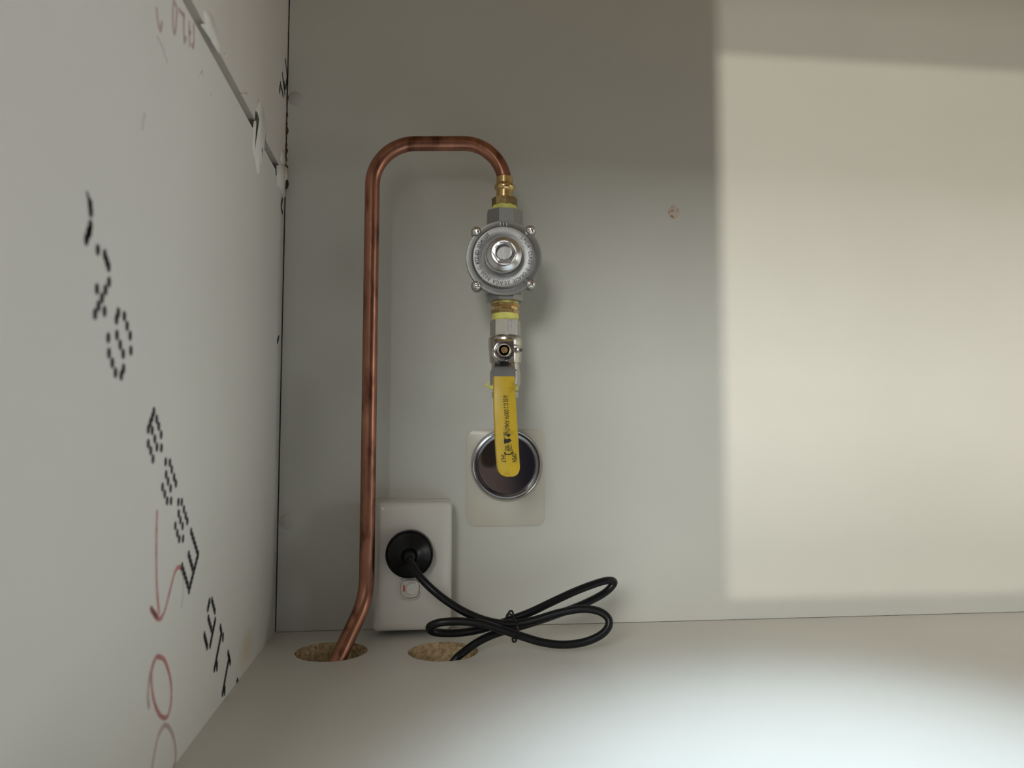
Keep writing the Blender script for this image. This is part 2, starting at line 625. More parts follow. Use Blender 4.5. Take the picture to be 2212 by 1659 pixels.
obj('ink_smudge', bm, 'ink', wall_left, smooth=False)


def strokes(lst, material, width, name='crayon_stroke', label=None):
    for pts in lst:
        P = smooth_path([Vector((a, b, 0)) for a, b in pts], 6)
        w = [width * (0.8 + 0.35 * random.random()) for _ in P]
        obj(name, ribbon([(p.x, p.y) for p in P], w, SIDE, 0.00012), material, wall_left, smooth=False, label=label)


strokes([[c2(693, 850), c2(689, 1000), c2(688, 1180), c2(693, 1400), c2(708, 1575)],
         [c2(650, 1540), c2(680, 1590), c2(712, 1618), c2(742, 1575), c2(765, 1500), c2(792, 1390), c2(822, 1280), c2(848, 1244), c2(870, 1258)],
         [c3(850, 682), c3(905, 705), c3(945, 800), c3(970, 930), c3(970, 1080), c3(945, 1195), c3(910, 1220), c3(862, 1180),
          c3(818, 1060), c3(798, 900), c3(808, 780), c3(838, 690)]],
        'red_ink', 0.0025, label='red crayon stroke')
strokes([[c2(650, 1542), c2(668, 1570), c2(692, 1602)]], 'red_ink', 0.0034)
strokes([[c3(818, 720), c3(790, 820), c3(770, 960), c3(768, 1060), c3(776, 1120)],
         [c3(803, 1665), c3(830, 1500), c3(865, 1360), c3(922, 1282), c3(975, 1345), c3(1004, 1450), c3(1010, 1570), c3(988, 1659)],
         [c8(490, 270), c8(500, 430), c8(525, 620), c8(590, 830), c8(630, 640)],
         [c8(950, 60), c8(935, 300), c8(932, 600), c8(945, 820), c8(975, 905), c8(1010, 790), c8(1030, 500), c8(1045, 250), c8(985, 70)],
         [c8(1115, 280), c8(1170, 350), c8(1238, 415)], [c8(1238, 430), c8(1235, 700), c8(1240, 1000)],
         [c8(1300, 1045), c8(1270, 1100), c8(1245, 1150)], [c8(1385, 640), c8(1385, 900), c8(1390, 1240)],
         [c8(1510, 680), c8(1512, 900), c8(1515, 1150), c8(1492, 1300), c8(1450, 1220)], [c8(1385, 900), c8(1420, 890)]],
        'pink_ink', 0.0027, label='faded red crayon stroke')
strokes([[c2(865, 1270), c2(880, 1330), c2(880, 1440), c2(866, 1540)], [sp2(340, 60 + 20), sp2(352, 105), sp2(361, 135)],
         [sp2(312, 245), sp2(309, 262), sp2(307, 280)]], 'pencil', 0.0009, 'pencil_mark')
strokes([[c4(196, 455), c4(201, 500), c4(208, 575)], [c4(173, 550), c4(180, 620), c4(190, 698)], [c4(158, 628), c4(168, 670), c4(178, 718)],
         [c4(152, 680), c4(154, 655)], [c4(205, 600), c4(198, 650)], [c4(186, 618), c4(190, 650)],
         [c4(172, 1490), c4(163, 1530), c4(165, 1560), c4(172, 1585)], [c4(124, 1255), c4(126, 1295)],
         [sp2(602, 728), sp2(599, 738)], [c3(1552, 895), c3(1549, 905)]], 'ink', 0.0046, 'ink_tick')

# dried sealant over the joint of the two boards
k0 = lambda X, Y: sp2(300 + X / 3.455, Y / 3.455)


def smear(pts, h=0.0009):
    bm = bmesh.new()
    P = [k0(*q) for q in pts]
    n = len(P)
    cx, cz = sum(p[0] for p in P) / n, sum(p[1] for p in P) / n
    lo = [bm.verts.new((0.0001, a, b)) for a, b in P]
    hi = [bm.verts.new((h, cx + (a - cx) * 0.93, cz + (b - cz) * 0.96)) for a, b in P]
    for i in range(n):
        bm.faces.new((lo[i], lo[(i + 1) % n], hi[(i + 1) % n], hi[i]))
    f = bm.faces.new(hi)
    bmesh.ops.triangulate(bm, faces=[f])
    obj('sealant_smear', bm, 'glue', wall_left, sharp=80, label='whitish dried sealant smear over the joint')


smear([(482, 72), (505, 70), (524, 88), (545, 130), (562, 190), (580, 240), (595, 320), (601, 400), (585, 388), (566, 355), (545, 322), (530, 290),
       (510, 262), (486, 226), (468, 200), (460, 178), (478, 176), (492, 160), (486, 120)])
smear([(893, 738), (905, 748), (916, 790), (924, 850), (934, 900), (946, 975), (938, 1000), (930, 1060), (930, 1105), (915, 1142), (908, 1090), (903, 1120),
       (912, 1190), (904, 1230), (890, 1160), (884, 1300), (874, 1250), (866, 1190), (846, 1130), (846, 1060), (850, 960), (856, 905), (884, 886), (866, 822),
       (880, 780)], 0.0014)
smear([(1026, 1236), (1060, 1230), (1092, 1240), (1090, 1330), (1078, 1400), (1082, 1475), (1066, 1450), (1052, 1412), (1030, 1385), (1028, 1310)], 0.0016)
smear([(1060, 1108), (1078, 1140), (1090, 1190), (1092, 1232), (1062, 1222), (1048, 1180)])
smear([(470, 525), (476, 560), (458, 592), (445, 582)], 0.0005)
smear([(540, 690), (544, 740), (534, 752), (530, 720)], 0.0004)
smear([(752, 706), (796, 690), (802, 704), (766, 718)], 0.0012)
smear([(640, 395), (652, 405), (648, 430), (638, 415)], 0.0006)
# splintered specks where the left panel meets the back
for px, py, s in ((622, 73, 3), (620, 212, 5), (619, 249, 4), (618, 268, 4), (618, 283, 7), (618, 313, 3), (618, 326, 5), (617, 345, 4), (617, 366, 8), (617, 398, 9)):
    q = at(px, py, 'y', 0)
    s *= 0.00036
    bm = lathe([(s * 0.3, 0), (s * 0.8, 0.0004), (s * 0.3, 0.0009)], (q.x + 0.0004, 0, q.z), (0, -1, 0), 7)
    for v in bm.verts:
        v.co.z = q.z + (v.co.z - q.z) * 1.9
    obj('board_splinter', bm, 'splinter', wall_back)
# flared flap of sealant bridging the corner
q = at(618, 372, 'y', -0.003)
bm = bmesh.new()
flap = [(609, 355, -.012), (616, 362, -.006), (626, 364, -.002), (621, 372, -.004), (621, 386, -.004), (615, 392, -.007), (608, 380, -.012)]
vsx = [bm.verts.new(at(a, b, 'y', c)) for a, b, c in flap]
bm.faces.new(vsx)
bmesh.ops.solidify(bm, geom=bm.faces[:], thickness=0.0006)
obj('sealant_flap', bm, 'glue', wall_left)

# ---- stickers and filled hole on the back panel
for px, py, r, mm, lb in ((638, 213, 0.0066, 'cap2', 'grey round screw cover sticker beside the ink ticks high in the corner'),
                          (621.5, 1126, 0.0070, 'cap', 'pale round screw cover sticker low on the back panel left of the copper pipe')):
    q = at(px, py, 'y', 0)
    tag(obj('screw_cover', lathe([(r, 0), (r, 0.0003), (r * .96, 0.0005), (0, 0.0005)], (q.x, 0, q.z), (0, -1, 0), 40), mm), lb, 'sticker',
        'screw covers')
q = at(1455, 459, 'y', 0)
bm = bmesh.new()
n = 26
rim_ = [bm.verts.new((q.x + (0.0058 + random.uniform(-.0006, .0004)) * math.cos(2 * PI * k / n), -0.0001,
                      q.z + (0.0068 + random.uniform(-.0008, .0004)) * math.sin(2 * PI * k / n))) for k in range(n)]
top_ = [bm.verts.new((q.x + (v.co.x - q.x) * .8, -0.0006, q.z + (v.co.z - q.z) * .8)) for v in rim_]
for i in range(n):
    bm.faces.new((rim_[i], rim_[(i + 1) % n], top_[(i + 1) % n], top_[i]))
bm.faces.new(top_)
tag(obj('filled_screw_hole', bm, 'filler'), 'small rough round patch of filler flecked with brown on the back panel', 'filler patch')

# ---------------------------------------------------------------- gas line
YP = -0.050            # plane of the copper pipe and regulator
AX = 1090.0


def gz(py, y=YP):
    return at(AX, py, 'y', y).z


S = (at(1140, 600, 'y', YP) - at(1040, 600, 'y', YP)).x / 100.0       # metres per pixel there
GX = at(1089.5, 558, 'y', YP).x                                        # axis of the regulator
VX = at(1091.5, 760, 'y', YP).x                                        # axis of the valve
Z = Vector((0, 0, 1))
FRONT = Vector((0, -1, 0))


def turned(rows, x=None, n=48, rot=0.0, y=YP):
    """rows: (pixel row, width in pixels) down the vertical axis"""
    prof = [(w * S / 2, -gz(py)) for py, w in rows]
    return lathe(prof, (GX if x is None else x, y, 0), (0, 0, -1), n, rot)


# copper pipe
zt = at(940, 310, 'y', YP).z
xl_t, xl_b = at(802, 420, 'y', YP).x, at(794.5, 1240, 'y', YP).x
xl = (xl_t + xl_b) / 2
kz = at(794, 1292, 'y', YP).z
hole_pt = at(733, 1418, 'z', 0.0)
hole_pt = Vector((hole_pt.x, HOLES[0][0].y - 0.012, 0))
kn = Vector((xl, YP, kz))
dirn = (hole_pt - kn).normalized()
endp = hole_pt + dirn * 0.05
pipe_pts = fillet([(GX, YP, gz(418)), (GX, YP, at(1091, 309.5, 'y', YP).z), (xl, YP, at(803, 310.5, 'y', YP).z), kn, endp], [0.0345, 0.038, 0.045], 20)
PR = 0.00625
pipe = thing('copper_pipe', 'bent copper pipe rising from the left round cut-out to the regulator', 'pipe', (hole_pt.x, hole_pt.y, 0))
dense = []
for a, b in zip(pipe_pts[:-1], pipe_pts[1:]):
    k = max(1, int((b - a).length / 0.01))
    dense += [a.lerp(b, i / k) for i in range(k)]
dense.append(pipe_pts[-1])
obj('tube', tube(dense, PR, 32), 'copper', pipe)
# brass press coupling on the pipe end
cp = obj('press_coupling', turned([(383, 33), (384, 36), (397, 36), (399, 40), (402, 44), (407, 44.5), (410, 42), (413, 36), (430, 36), (430, 30)]), 'brass', pipe,
         label='brass press coupling with a rolled bead')
obj('coupling_nut', turned([(429, 44), (430, 55), (447, 55), (448, 46)], n=8, rot=R(0)), 'brass_dark', pipe, label='aged brass nut', sharp=20)
obj('thread_tape', turned([(444, 44), (445, 50), (448, 53), (455, 54), (457, 52), (457.5, 40)]), 'tape', pipe, label='yellow thread sealing tape')

# regulator
reg = thing('gas_regulator', 'round grey cast metal gas regulator with a silver turned cap between pipe and valve', 'regulator', (GX, YP, gz(652)))
YC = YP - 0.0125
cz = gz(558, YP - 0.016)
CX = at(1089, 558, 'y', YP - 0.016).x
RO = 79.5 * S
# inlet and outlet bosses
obj('inlet_boss', turned([(457, 60), (459, 80), (491, 81), (510, 81)], n=8, rot=R(22.5)), 'cast', reg, sharp=20)
bm = turned([(610, 80), (634, 84), (652, 80), (654, 62)], n=8, rot=R(22.5))
obj('outlet_boss', bm, 'cast', reg, sharp=20)
bm = box(CX - 38 * S, CX + 38 * S, YC - 0.004, YP + 0.010, gz(640), gz(626), 0.0012, 2)
obj('outlet_shoulder', bm, 'cast', reg)
# rear chamber
obj('chamber', lathe([(0.5 * RO, -0.026), (0.8 * RO, -0.024), (0.95 * RO, -0.014), (RO * .985, -0.002), (RO * .985, 0.002)], (CX, YC, cz), FRONT, 64), 'cast', reg)
# diaphragm cover: flange, step, dish
prof = [(RO * .9, -0.001), (RO, 0.0), (RO, 0.0042), (RO * .985, 0.0052), (RO * .865, 0.0056), (RO * .845, 0.0060), (RO * .83, 0.0082), (RO * .80, 0.0094),
        (RO * .76, 0.0096), (RO * .52, 0.0096), (RO * .495, 0.0090), (RO * .47, 0.0090), (RO * .46, 0.0100), (RO * .44, 0.0125)]
cov = obj('cover', lathe(prof, (CX, YC, cz), FRONT, 96), 'cast', reg)
# cast marker at the top of the flange
for dx in (-6.5, 0, 6.5):
    q0 = Vector((CX + dx * S, YC - 0.0046, cz + RO * 0.90))
    obj('cast_lug', box(q0.x - 2.1 * S, q0.x + 2.1 * S, q0.y - 0.0022, q0.y + .001, q0.z - 5.5 * S, q0.z + 5.5 * S, 0.0005, 2), 'cast', cov)
# screws with cross recess
for px, py in ((1031, 497), (1147.5, 497), (1031.5, 614), (1147.5, 613)):
    q = at(px, py, 'y', YC - 0.008)
    sx_, sz_ = q.x, q.z
    obj('screw_ear', lathe([(0.0042, -0.004), (0.0046, -0.003), (0.0046, 0.0040), (0.0042, 0.0046)], (sx_, YC, sz_), FRONT, 24), 'cast', reg)
    sc = obj('screw', lathe([(0.0040, 0.0042), (0.0042, 0.0054), (0.0039, 0.0066), (0.0030, 0.0077), (0.0016, 0.0083), (0.0, 0.0084)], (sx_, YC, sz_), FRONT, 32),
             'steel', reg, label='bright cross-head screw')
    a = random.uniform(0, PI)
    bm = None
    for k in range(2):
        bb = box(-0.0021, 0.0021, -0.0100, -0.0060, -0.00045, 0.00045)
        bmesh.ops.rotate(bb, cent=(0, 0, 0), matrix=Matrix.Rotation(a + k * PI / 2, 3, 'Y'), verts=bb.verts)
        bmesh.ops.translate(bb, verts=bb.verts, vec=(sx_, YC, sz_))
        bm = merge(bm, bb)
    carve(sc, bm)
# turned cap: skirt, dome, hexagon with a hollow
KR = 37.5 * S
YK = YC - 0.0095
cap = obj('adjuster_cap', lathe([(KR * .96, -0.002), (KR, 0.0), (KR, 0.0075), (KR * .97, 0.0088), (KR * .90, 0.0098), (KR * .70, 0.0122), (KR * .66, 0.0126)],
                                (CX, YK, cz), FRONT, 72), 'alu', reg, label='silver turned adjuster cap')
HX = 24.5 * S
hexr = lambda t: math.cos(PI / 6) / math.cos((t % (PI / 3)) - PI / 6)       # flats at top and bottom
nn = 72
bm = bmesh.new()
rings = []
for hx, r_, hh in ((1, .98, .0118), (1, 1.0, .0135), (1, 1.0, .0165), (1, .95, .0178), (0, .74, .0180), (0, .66, .0172), (0, .64, .0120), (0, .02, .0120)):
    rings.append([bm.verts.new((CX + HX * r_ * (hexr(2 * PI * i / nn) if hx else 1) * math.cos(2 * PI * i / nn), YK - hh,
                                cz + HX * r_ * (hexr(2 * PI * i / nn) if hx else 1) * math.sin(2 * PI * i / nn))) for i in range(nn)])
for p, q in zip(rings[:-1], rings[1:]):
    for i in range(nn):
        bm.faces.new((p[i], p[(i + 1) % nn], q[(i + 1) % nn], q[i]))
obj('cap_hexagon', bm, 'alu', cap, sharp=22)
obj('cap_recess', lathe([(HX * .645, 0.0128), (0, 0.0130)], (CX, YK, cz), FRONT, 40), 'cast', cap)
obj('cap_collar', lathe([(HX * 1.10, 0.0118), (HX * 1.10, 0.0132), (HX * 1.02, 0.0142), (HX * .8, 0.0142)], (CX, YK, cz), FRONT, 48, cap=False), 'alu', cap)
# cast lettering round the dish
RT = 55.5 * S


def ring_text(s, a0, a1, size=0.0045, material='grey_ink'):
    bm = None
    n = len(s)
    for i, ch in enumerate(s):
        if ch == ' ':
            continue
        a = R(a0 + (a1 - a0) * (i / (n - 1) if n > 1 else 0))
        o = Vector((CX + RT * math.sin(a), YC - 0.00975, cz + RT * math.cos(a)))
        ux = Vector((math.cos(a), 0, -math.sin(a)))
        uy = Vector((math.sin(a), 0, math.cos(a)))
        bm = text_bm(ch, size, lambda u, v: o + ux * u + uy * v, bm=bm, bold=0.00003, sx=0.86)
    obj('cast_lettering', bm, material, cov, smooth=False)


ring_text('RTZ-ED 20241109', -104, -36, 0.0046, 'ink')
ring_text('G', -116, -116)
ring_text('8020', -147, -128)
ring_text('AGA', -175, -159)
ring_text('20', -191, -184)
ring_text('GRADE', -231, -203)
ring_text('0', -241, -241)
ring_text('CLASS', -279, -255)
ring_text('A', -293, -293)
ring_text('LPG', -316, -302)

# the whole head sits turned a few degrees to the left on its thread
TW = Matrix.Rotation(R(-5.7), 4, 'Z')
piv = Vector((CX, YC, cz)) - reg.location
for o in [c for c in reg.children if 'boss' not in c.name]:
    for q in [o] + list(o.children):
        q.data.transform(Matrix.Translation(piv) @ TW @ Matrix.Translation(-piv))

# brass nipple between regulator and valve
nip = thing('hex_nipple', 'short brass hex nipple with two flanges wrapped in yellow tape under the regulator', 'pipe fitting', (VX, YP, gz(686)))
for a, b in ((654.5, 664), (669.5, 680)):
    obj('hex_flange', turned([(a, 52), (a + 1.5, 61), (b - 1.5, 61), (b, 52)], VX, 6), 'brass', nip, sharp=20)
obj('core', turned([(650, 40), (664, 54), (670, 54), (688, 40)], VX, 8, R(22.5)), 'brass', nip, sharp=20)
obj('thread_tape', turned([(644, 44), (646, 56), (649, 58), (651, 54), (653, 57), (656, 55), (658, 46)], VX), 'tape', nip, label='yellow thread sealing tape')
obj('thread_tape', turned([(677, 48), (679, 56), (683, 57.5), (688, 57), (692, 55), (695, 48)], VX), 'tape', nip, label='yellow thread sealing tape')

# ball valve
val = thing('ball_valve', 'nickel plated ball valve with a long yellow lever handle pointing down', 'valve', (VX, YP, gz(860)))
obj('end_socket', turned([(692, 58), (693.5, 66), (727, 66), (729, 62)], VX, 8, 0.0), 'nickel', val, sharp=20)
body = obj('body', turned([(726, 62), (728, 66), (730, 71), (733, 73), (746, 73), (748, 72), (749, 73), (756, 72.5), (758, 70), (772, 69), (785, 67), (786, 60),
                           (803, 60), (806, 58)], VX, 64), 'nickel', val)
obj('stop_lug', box(VX + 20 * S, VX + 33 * S, YP - 0.014, YP - 0.002, gz(765), gz(755), 0.0008, 2), 'nickel', body)
obj('end_socket', turned([(798, 56), (800, 62), (803, 65), (831, 65), (833, 61)], VX, 8, R(0)), 'nickel', val, sharp=20)
obj('thread_tape', turned([(831, 50), (834, 57), (838, 58), (842, 56), (845, 48)], VX), 'tape', val, label='yellow thread sealing tape')
# loose end of tape curling off the thread
q = [at(1068, 833, 'y', YP - .012), at(1062, 838, 'y', YP - .016), at(1056, 836, 'y', YP - .014), at(1050, 832, 'y', YP - .012), at(1054, 829, 'y', YP - .013), at(1055, 823, 'y', YP - .014)]
P = smooth_path(q, 5)
obj('tape_end', tube(P, 0.001, 8, radii=[0.0016 - 0.0012 * i / len(P) for i in range(len(P))]), 'tape', val, label='loose curl of yellow tape')
# tail elbow into the wall, behind the lever
zt2, ze = gz(840), gz(880)
obj('tail_elbow', tube(fillet([(VX + .001, YP, zt2), (VX + .002, YP, ze), (VX + .009, -0.0005, ze)], [0.012], 12), 0.0062, 28), 'nickel', val)
obj('tail_nut', turned([(846, 50), (847, 56), (860, 56), (861, 50)], VX, 8, 0.0), 'nickel', val, sharp=20)
# stem, packing nut and lever
YS = YP - 0.0140
nz = gz(757, YP - .026)
NX = at(1088.5, 757, 'y', YP - .026).x
obj('stem_housing', lathe([(0.0085, -0.006), (0.0085, 0.006), (0.0075, 0.0085)], (NX, YS, nz), FRONT, 32), 'nickel', val)
# lever blade: chrome strap, joggled outwards, then the yellow sleeve
YL = YP - 0.0235


def strap(rows, th):
    """rows: (px left, px right, py, y) -> a bent strap of thickness th"""
    bm = bmesh.new()
    rings = []
    for x0, x1, py, y in rows:
        a, b = at(x0, py, 'y', y), at(x1, py, 'y', y)
        rings.append([bm.verts.new(v) for v in (a, b, b + Vector((0, th, 0)), a + Vector((0, th, 0)))])
    for p, r_ in zip(rings[:-1], rings[1:]):
        for i in range(4):
            bm.faces.new((p[i], p[(i + 1) % 4], r_[(i + 1) % 4], r_[i]))
    bm.faces.new(rings[0][::-1])
    bm.faces.new(rings[-1])
    bmesh.ops.recalc_face_normals(bm, faces=bm.faces)
    bmesh.ops.bevel(bm, geom=[e for e in bm.edges if e.calc_face_angle(0) > R(50)], offset=min(0.0005, th / 4), segments=2, affect='EDGES')
    return bm


lev = obj('lever', strap([(1067, 1107, 732, YL + .0035), (1066.5, 1110, 738, YL), (1067, 1110, 758, YL), (1068, 1111.5, 780, YL - .0005), (1068.5, 1112, 788, YL - .003),
                          (1067.5, 1112.5, 800, YL - .012), (1068, 1113, 816, YL - .0145), (1069, 1113, 830, YL - .0150)], 0.0026), 'chrome', val,
          label='polished steel lever blade')
obj('lever_nut', lathe([(0.0070, -0.001), (0.0073, 0.0), (0.0073, 0.0042), (0.0066, 0.0050), (0.0050, 0.0052), (0.0044, 0.0045), (0.0044, 0.002)], (NX, YL, nz), FRONT, 6,
                       rot=R(8), cap=False), 'black_metal', lev, sharp=25)
obj('nut_washer', lathe([(0.0080, 0.0), (0.0080, 0.0012), (0.0070, 0.0014), (0.004, 0.0014)], (NX, YL, nz), FRONT, 32), 'chrome', lev)
obj('nut_ring', lathe([(0.0056, 0.0040), (0.0056, 0.0056), (0.0050, 0.0060), (0.0044, 0.0056), (0.0044, 0.003)], (NX, YL, nz), FRONT, 32, cap=False), 'steel', lev)
obj('stem', lathe([(0.0027, -0.002), (0.0027, 0.0064), (0.0022, 0.0070), (0.0007, 0.0070), (0.0006, 0.0064), (0, 0.0064)], (NX, YL, nz), FRONT, 28), 'brass', lev, label='brass valve stem')
obj('nut_hollow', lathe([(0.0045, 0.0020), (0, 0.0020)], (NX, YL, nz), FRONT, 24), 'black_metal', lev)
obj('sleeve_collar', strap([(1066.5, 1113.2, 792, YL - .0078), (1066, 1113.5, 801, YL - .0142), (1066.5, 1114, 815, YL - .0165)], 0.0040), 'sleeve', lev, label='dull grey band above the yellow grip')

# yellow grip: cushion-edged sleeve with a rounded end
ROWS = [(1066, 1113, 813), (1066, 1113.5, 830), (1066, 1114.5, 848), (1066.5, 1116.5, 880), (1068, 1118.5, 915), (1069.5, 1121, 955), (1071.5, 1122.5, 985), (1073.5, 1124, 1008)]
YG0 = YL - 0.0165


def grip_y(py):
    t = (py - 813) / 217.0
    return YG0 - 0.010 * min(1.0, t * 5) * 0.35 - 0.004 * t


bm = bmesh.new()
sect = []
for x0, x1, py in ROWS:
    y = grip_y(py)
    sect.append((at(x0, py, 'y', y), at(x1, py, 'y', y)))
a, b = sect[-1]
rad = (b - a).length / 2
for k in range(1, 8):                                      # rounded end
    t = k / 8 * PI / 2
    drop = (at(1098, 1030, 'y', grip_y(1030)).z - a.z)
    c0 = (a + b) / 2
    hw = rad * (math.cos(t) ** 0.55)
    z = a.z + drop * math.sin(t)
    y = a.y + (grip_y(1030) - grip_y(1008)) * math.sin(t)
    sect.append((Vector((c0.x - hw + 0.0002 * k, y, z)), Vector((c0.x + hw, y, z))))
TH = 0.0060
rings = []
prof_g = [(-1.0, .5), (-.985, .22), (-.93, .06), (-.80, 0.0), (0, -0.04), (.80, 0.0), (.93, .06), (.985, .22), (1.0, .5), (.985, .8), (.9, 1.0), (-.9, 1.0), (-.985, .8)]
for a, b in sect:
    c0, h = (a + b) / 2, (b - a) / 2
    rings.append([bm.verts.new(c0 + h * u + Vector((0, TH * w, 0))) for u, w in prof_g])
for p, r_ in zip(rings[:-1], rings[1:]):
    for i in range(len(prof_g)):
        bm.faces.new((p[i], p[(i + 1) % len(prof_g)], r_[(i + 1) % len(prof_g)], r_[i]))
bm.faces.new(rings[0][::-1])
bm.faces.new(rings[-1])
grip = obj('grip', bm, 'grip', lev, label='scuffed yellow plastic grip with black print', sharp=45)


# dark backing added behind the grip to kill its yellow reflection in the disc
bm = bmesh.new()
rings = []
for a, b in sect:
    c0, h = (a + b) / 2, (b - a) / 2
    rings.append([bm.verts.new(c0 + h * u + Vector((0, y_, 0))) for u, y_ in ((-.94, TH * .9), (.94, TH * .9), (.94, TH + .0006), (-.94, TH + .0006))])
for p, r_ in zip(rings[:-1], rings[1:]):
    for i in range(4):
        bm.faces.new((p[i], p[(i + 1) % 4], r_[(i + 1) % 4], r_[i]))
bm.faces.new(rings[0][::-1])
bm.faces.new(rings[-1])
obj('grip_reflection_mask', bm, 'core', lev)


# print on the grip, reading downwards
def grip_text(s, x0, y0, x1, y1, size, bold=0.00004, material='ink'):
    """text from pixel (x0, y0) to (x1, y1) along its middle line, tops towards the right"""
    yy = grip_y((y0 + y1) / 2) - 0.0004
    A, B = at(x0, y0, 'y', grip_y(y0) - .0004), at(x1, y1, 'y', grip_y(y1) - .0004)
    d = (B - A)
    L = d.length
    ux = d.normalized()
    uy = Vector((1, 0, 0))
    uy = (uy - ux * uy.dot(ux)).normalized()
    bm = text_bm(s, size, lambda u, v: Vector((u, v, 0)), align='LEFT', bold=bold)
    w = max(v.co.x for v in bm.verts)
    lo = min(v.co.x for v in bm.verts)
    for v in bm.verts:
        u, w2 = (v.co.x - lo) / (w - lo) * L, v.co.y
        v.co = A + ux * u + uy * w2
    return bm


# scale of the crop these were read from: 4.608 per pixel, origin (980, 790)
g = lambda X, Y: (980 + X / 4.608, 790 + Y / 4.608)
bm = grip_text('6132 G 2100KPA AS4617', *g(513, 297), *g(533, 648), 0.0052)
for s, p0, p1, sz in (('LOGI', (556, 785), (563, 850), 0.0048), ('OPEN', (600, 875), (604, 960), 0.0050), ('SHUT', (492, 885), (496, 965), 0.0050),
                      ('GAS', (508, 660), (510, 702), 0.0034), ('VALVE', (518, 795), (521, 850), 0.0026)):
    bm = merge(bm, grip_text(s, *g(*p0), *g(*p1), sz))
FACE = lambda px, py: at(px, py, 'y', grip_y(py) - .00045)


def decal(bm, pts):
    b2 = bmesh.new()
    b2.faces.new([b2.verts.new(FACE(*g(*q))) for q in pts])
    return merge(bm, b2)


def arc_decal(bm, pts, w):
    P = smooth_path([FACE(*g(*q)) for q in pts], 5)
    return ribbon([(p.x, p.z) for p in P], w, lambda a, b, h: Vector((a, P[0].y, b)), 0, bm)


bm = arc_decal(bm, [(508, 868), (520, 880), (545, 884), (570, 878), (584, 862)], 0.0009)
bm = decal(bm, [(498, 858), (520, 862), (508, 882)])
bm = decal(bm, [(596, 852), (574, 860), (590, 876)])
bm = arc_decal(bm, [(540, 655), (524, 668), (522, 684), (540, 698)], 0.0006)
bm = decal(bm, [(528, 692), (545, 672), (568, 690), (545, 712)])
bm = decal(bm, [(502, 738), (524, 728), (540, 730), (540, 768), (524, 772), (502, 766)])
bm = decal(bm, [(540, 728), (556, 722), (576, 742), (556, 764), (540, 768)])
bm = arc_decal(bm, [(538, 790), (539, 820), (540, 848)], 0.0005)
for yy in (718, 730, 745, 760, 774):
    bm = arc_decal(bm, [(503, yy), (508, yy + 1), (513, yy)], 0.0006)
obj('grip_print', bm, 'ink', lev, smooth=False, label='black printed lettering')

# ---------------------------------------------------------------- round steel cover on its pad
q = at(1093, 1032, 'y', 0)
pw, ph = (at(1177, 1030, 'y', 0) - at(1008, 1030, 'y', 0)).x, (at(1090, 927, 'y', 0) - at(1090, 1136, 'y', 0)).z
cov2 = thing('round_wall_cover', 'shiny round steel cover on a cream rounded pad behind the yellow lever', 'wall cover', (q.x, 0, q.z - ph / 2))
ol = rounded_rect(pw, ph, 0.0085)
obj('pad', prism(ol, on_wall((q.x, 0, q.z)), [(0, ident), (0.0006, ident), (0.0009, inset(pw, ph, 0.0004))]), 'pad', cov2, label='cream plastic pad with rounded corners')
d = at(1095, 1004, 'y', -0.004)
RD = (at(1173, 1004, 'y', -0.004) - at(1018, 1004, 'y', -0.004)).x / 2
DC = (d.x, -0.0009, d.z)
dd = obj('disc', lathe([(RD * .80, 0.0), (RD * .80, 0.0030), (RD * .785, 0.0034), (0, 0.0034)], DC, FRONT, 96), 'mirror', cov2, label='mirror-like steel face')
obj('rim', lathe([(RD * .98, 0.0), (RD, 0.0012), (RD * .99, 0.0034), (RD * .955, 0.0048), (RD * .925, 0.0046), (RD * .90, 0.0030), (RD * .885, 0.0028), (RD * .87, 0.0040),
                  (RD * .845, 0.0054), (RD * .815, 0.0052), (RD * .80, 0.0036), (RD * .79, 0.002)], DC, FRONT, 128, cap=False), 'rim', cov2, label='polished double rolled rim', sharp=60)

# ---------------------------------------------------------------- power outlet
PW0, PW1 = at(803, 1367, 'y', -0.034), at(976.5, 1084, 'y', -0.034)
pc = (PW0 + PW1) / 2
ow, oh = PW1.x - PW0.x, PW1.z - PW0.z
out = thing('power_outlet', 'white single power outlet with a switch on a mounting block low on the back panel', 'power outlet', (pc.x, 0, PW0.z))
TO = on_wall((pc.x, 0, pc.z))
ol = rounded_rect(ow + 0.0012, oh + 0.0012, 0.0040)
obj('mounting_block', prism(ol, TO, [(0, ident), (0.0215, ident), (0.0225, inset(ow, oh, 0.0008))]), 'block', out)
ol = rounded_rect(ow, oh, 0.0045)
fp = obj('face_plate', prism(ol, TO, [(0.0225, inset(ow, oh, 0.0012)), (0.0240, inset(ow, oh, 0.0)), (0.0300, inset(ow, oh, 0.0003)), (0.0318, inset(ow, oh, 0.0012)),
                                      (0.0332, inset(ow, oh, 0.0036)), (0.0340, inset(ow, oh, 0.0075))]), 'plate', out, sharp=60)
sc = at(885.5, 1271, 'y', -0.034)
TS = on_wall((sc.x, -0.034, sc.z))
sw, sh = 47 * 0.000402, 46 * 0.000402


def squircle(w, h, n=40, p=3.0):
    return [(w / 2 * math.copysign(abs(math.cos(t)) ** (2 / p), math.cos(t)), h / 2 * math.copysign(abs(math.sin(t)) ** (2 / p), math.sin(t))) for t in
            (2 * PI * k / n for k in range(n))]


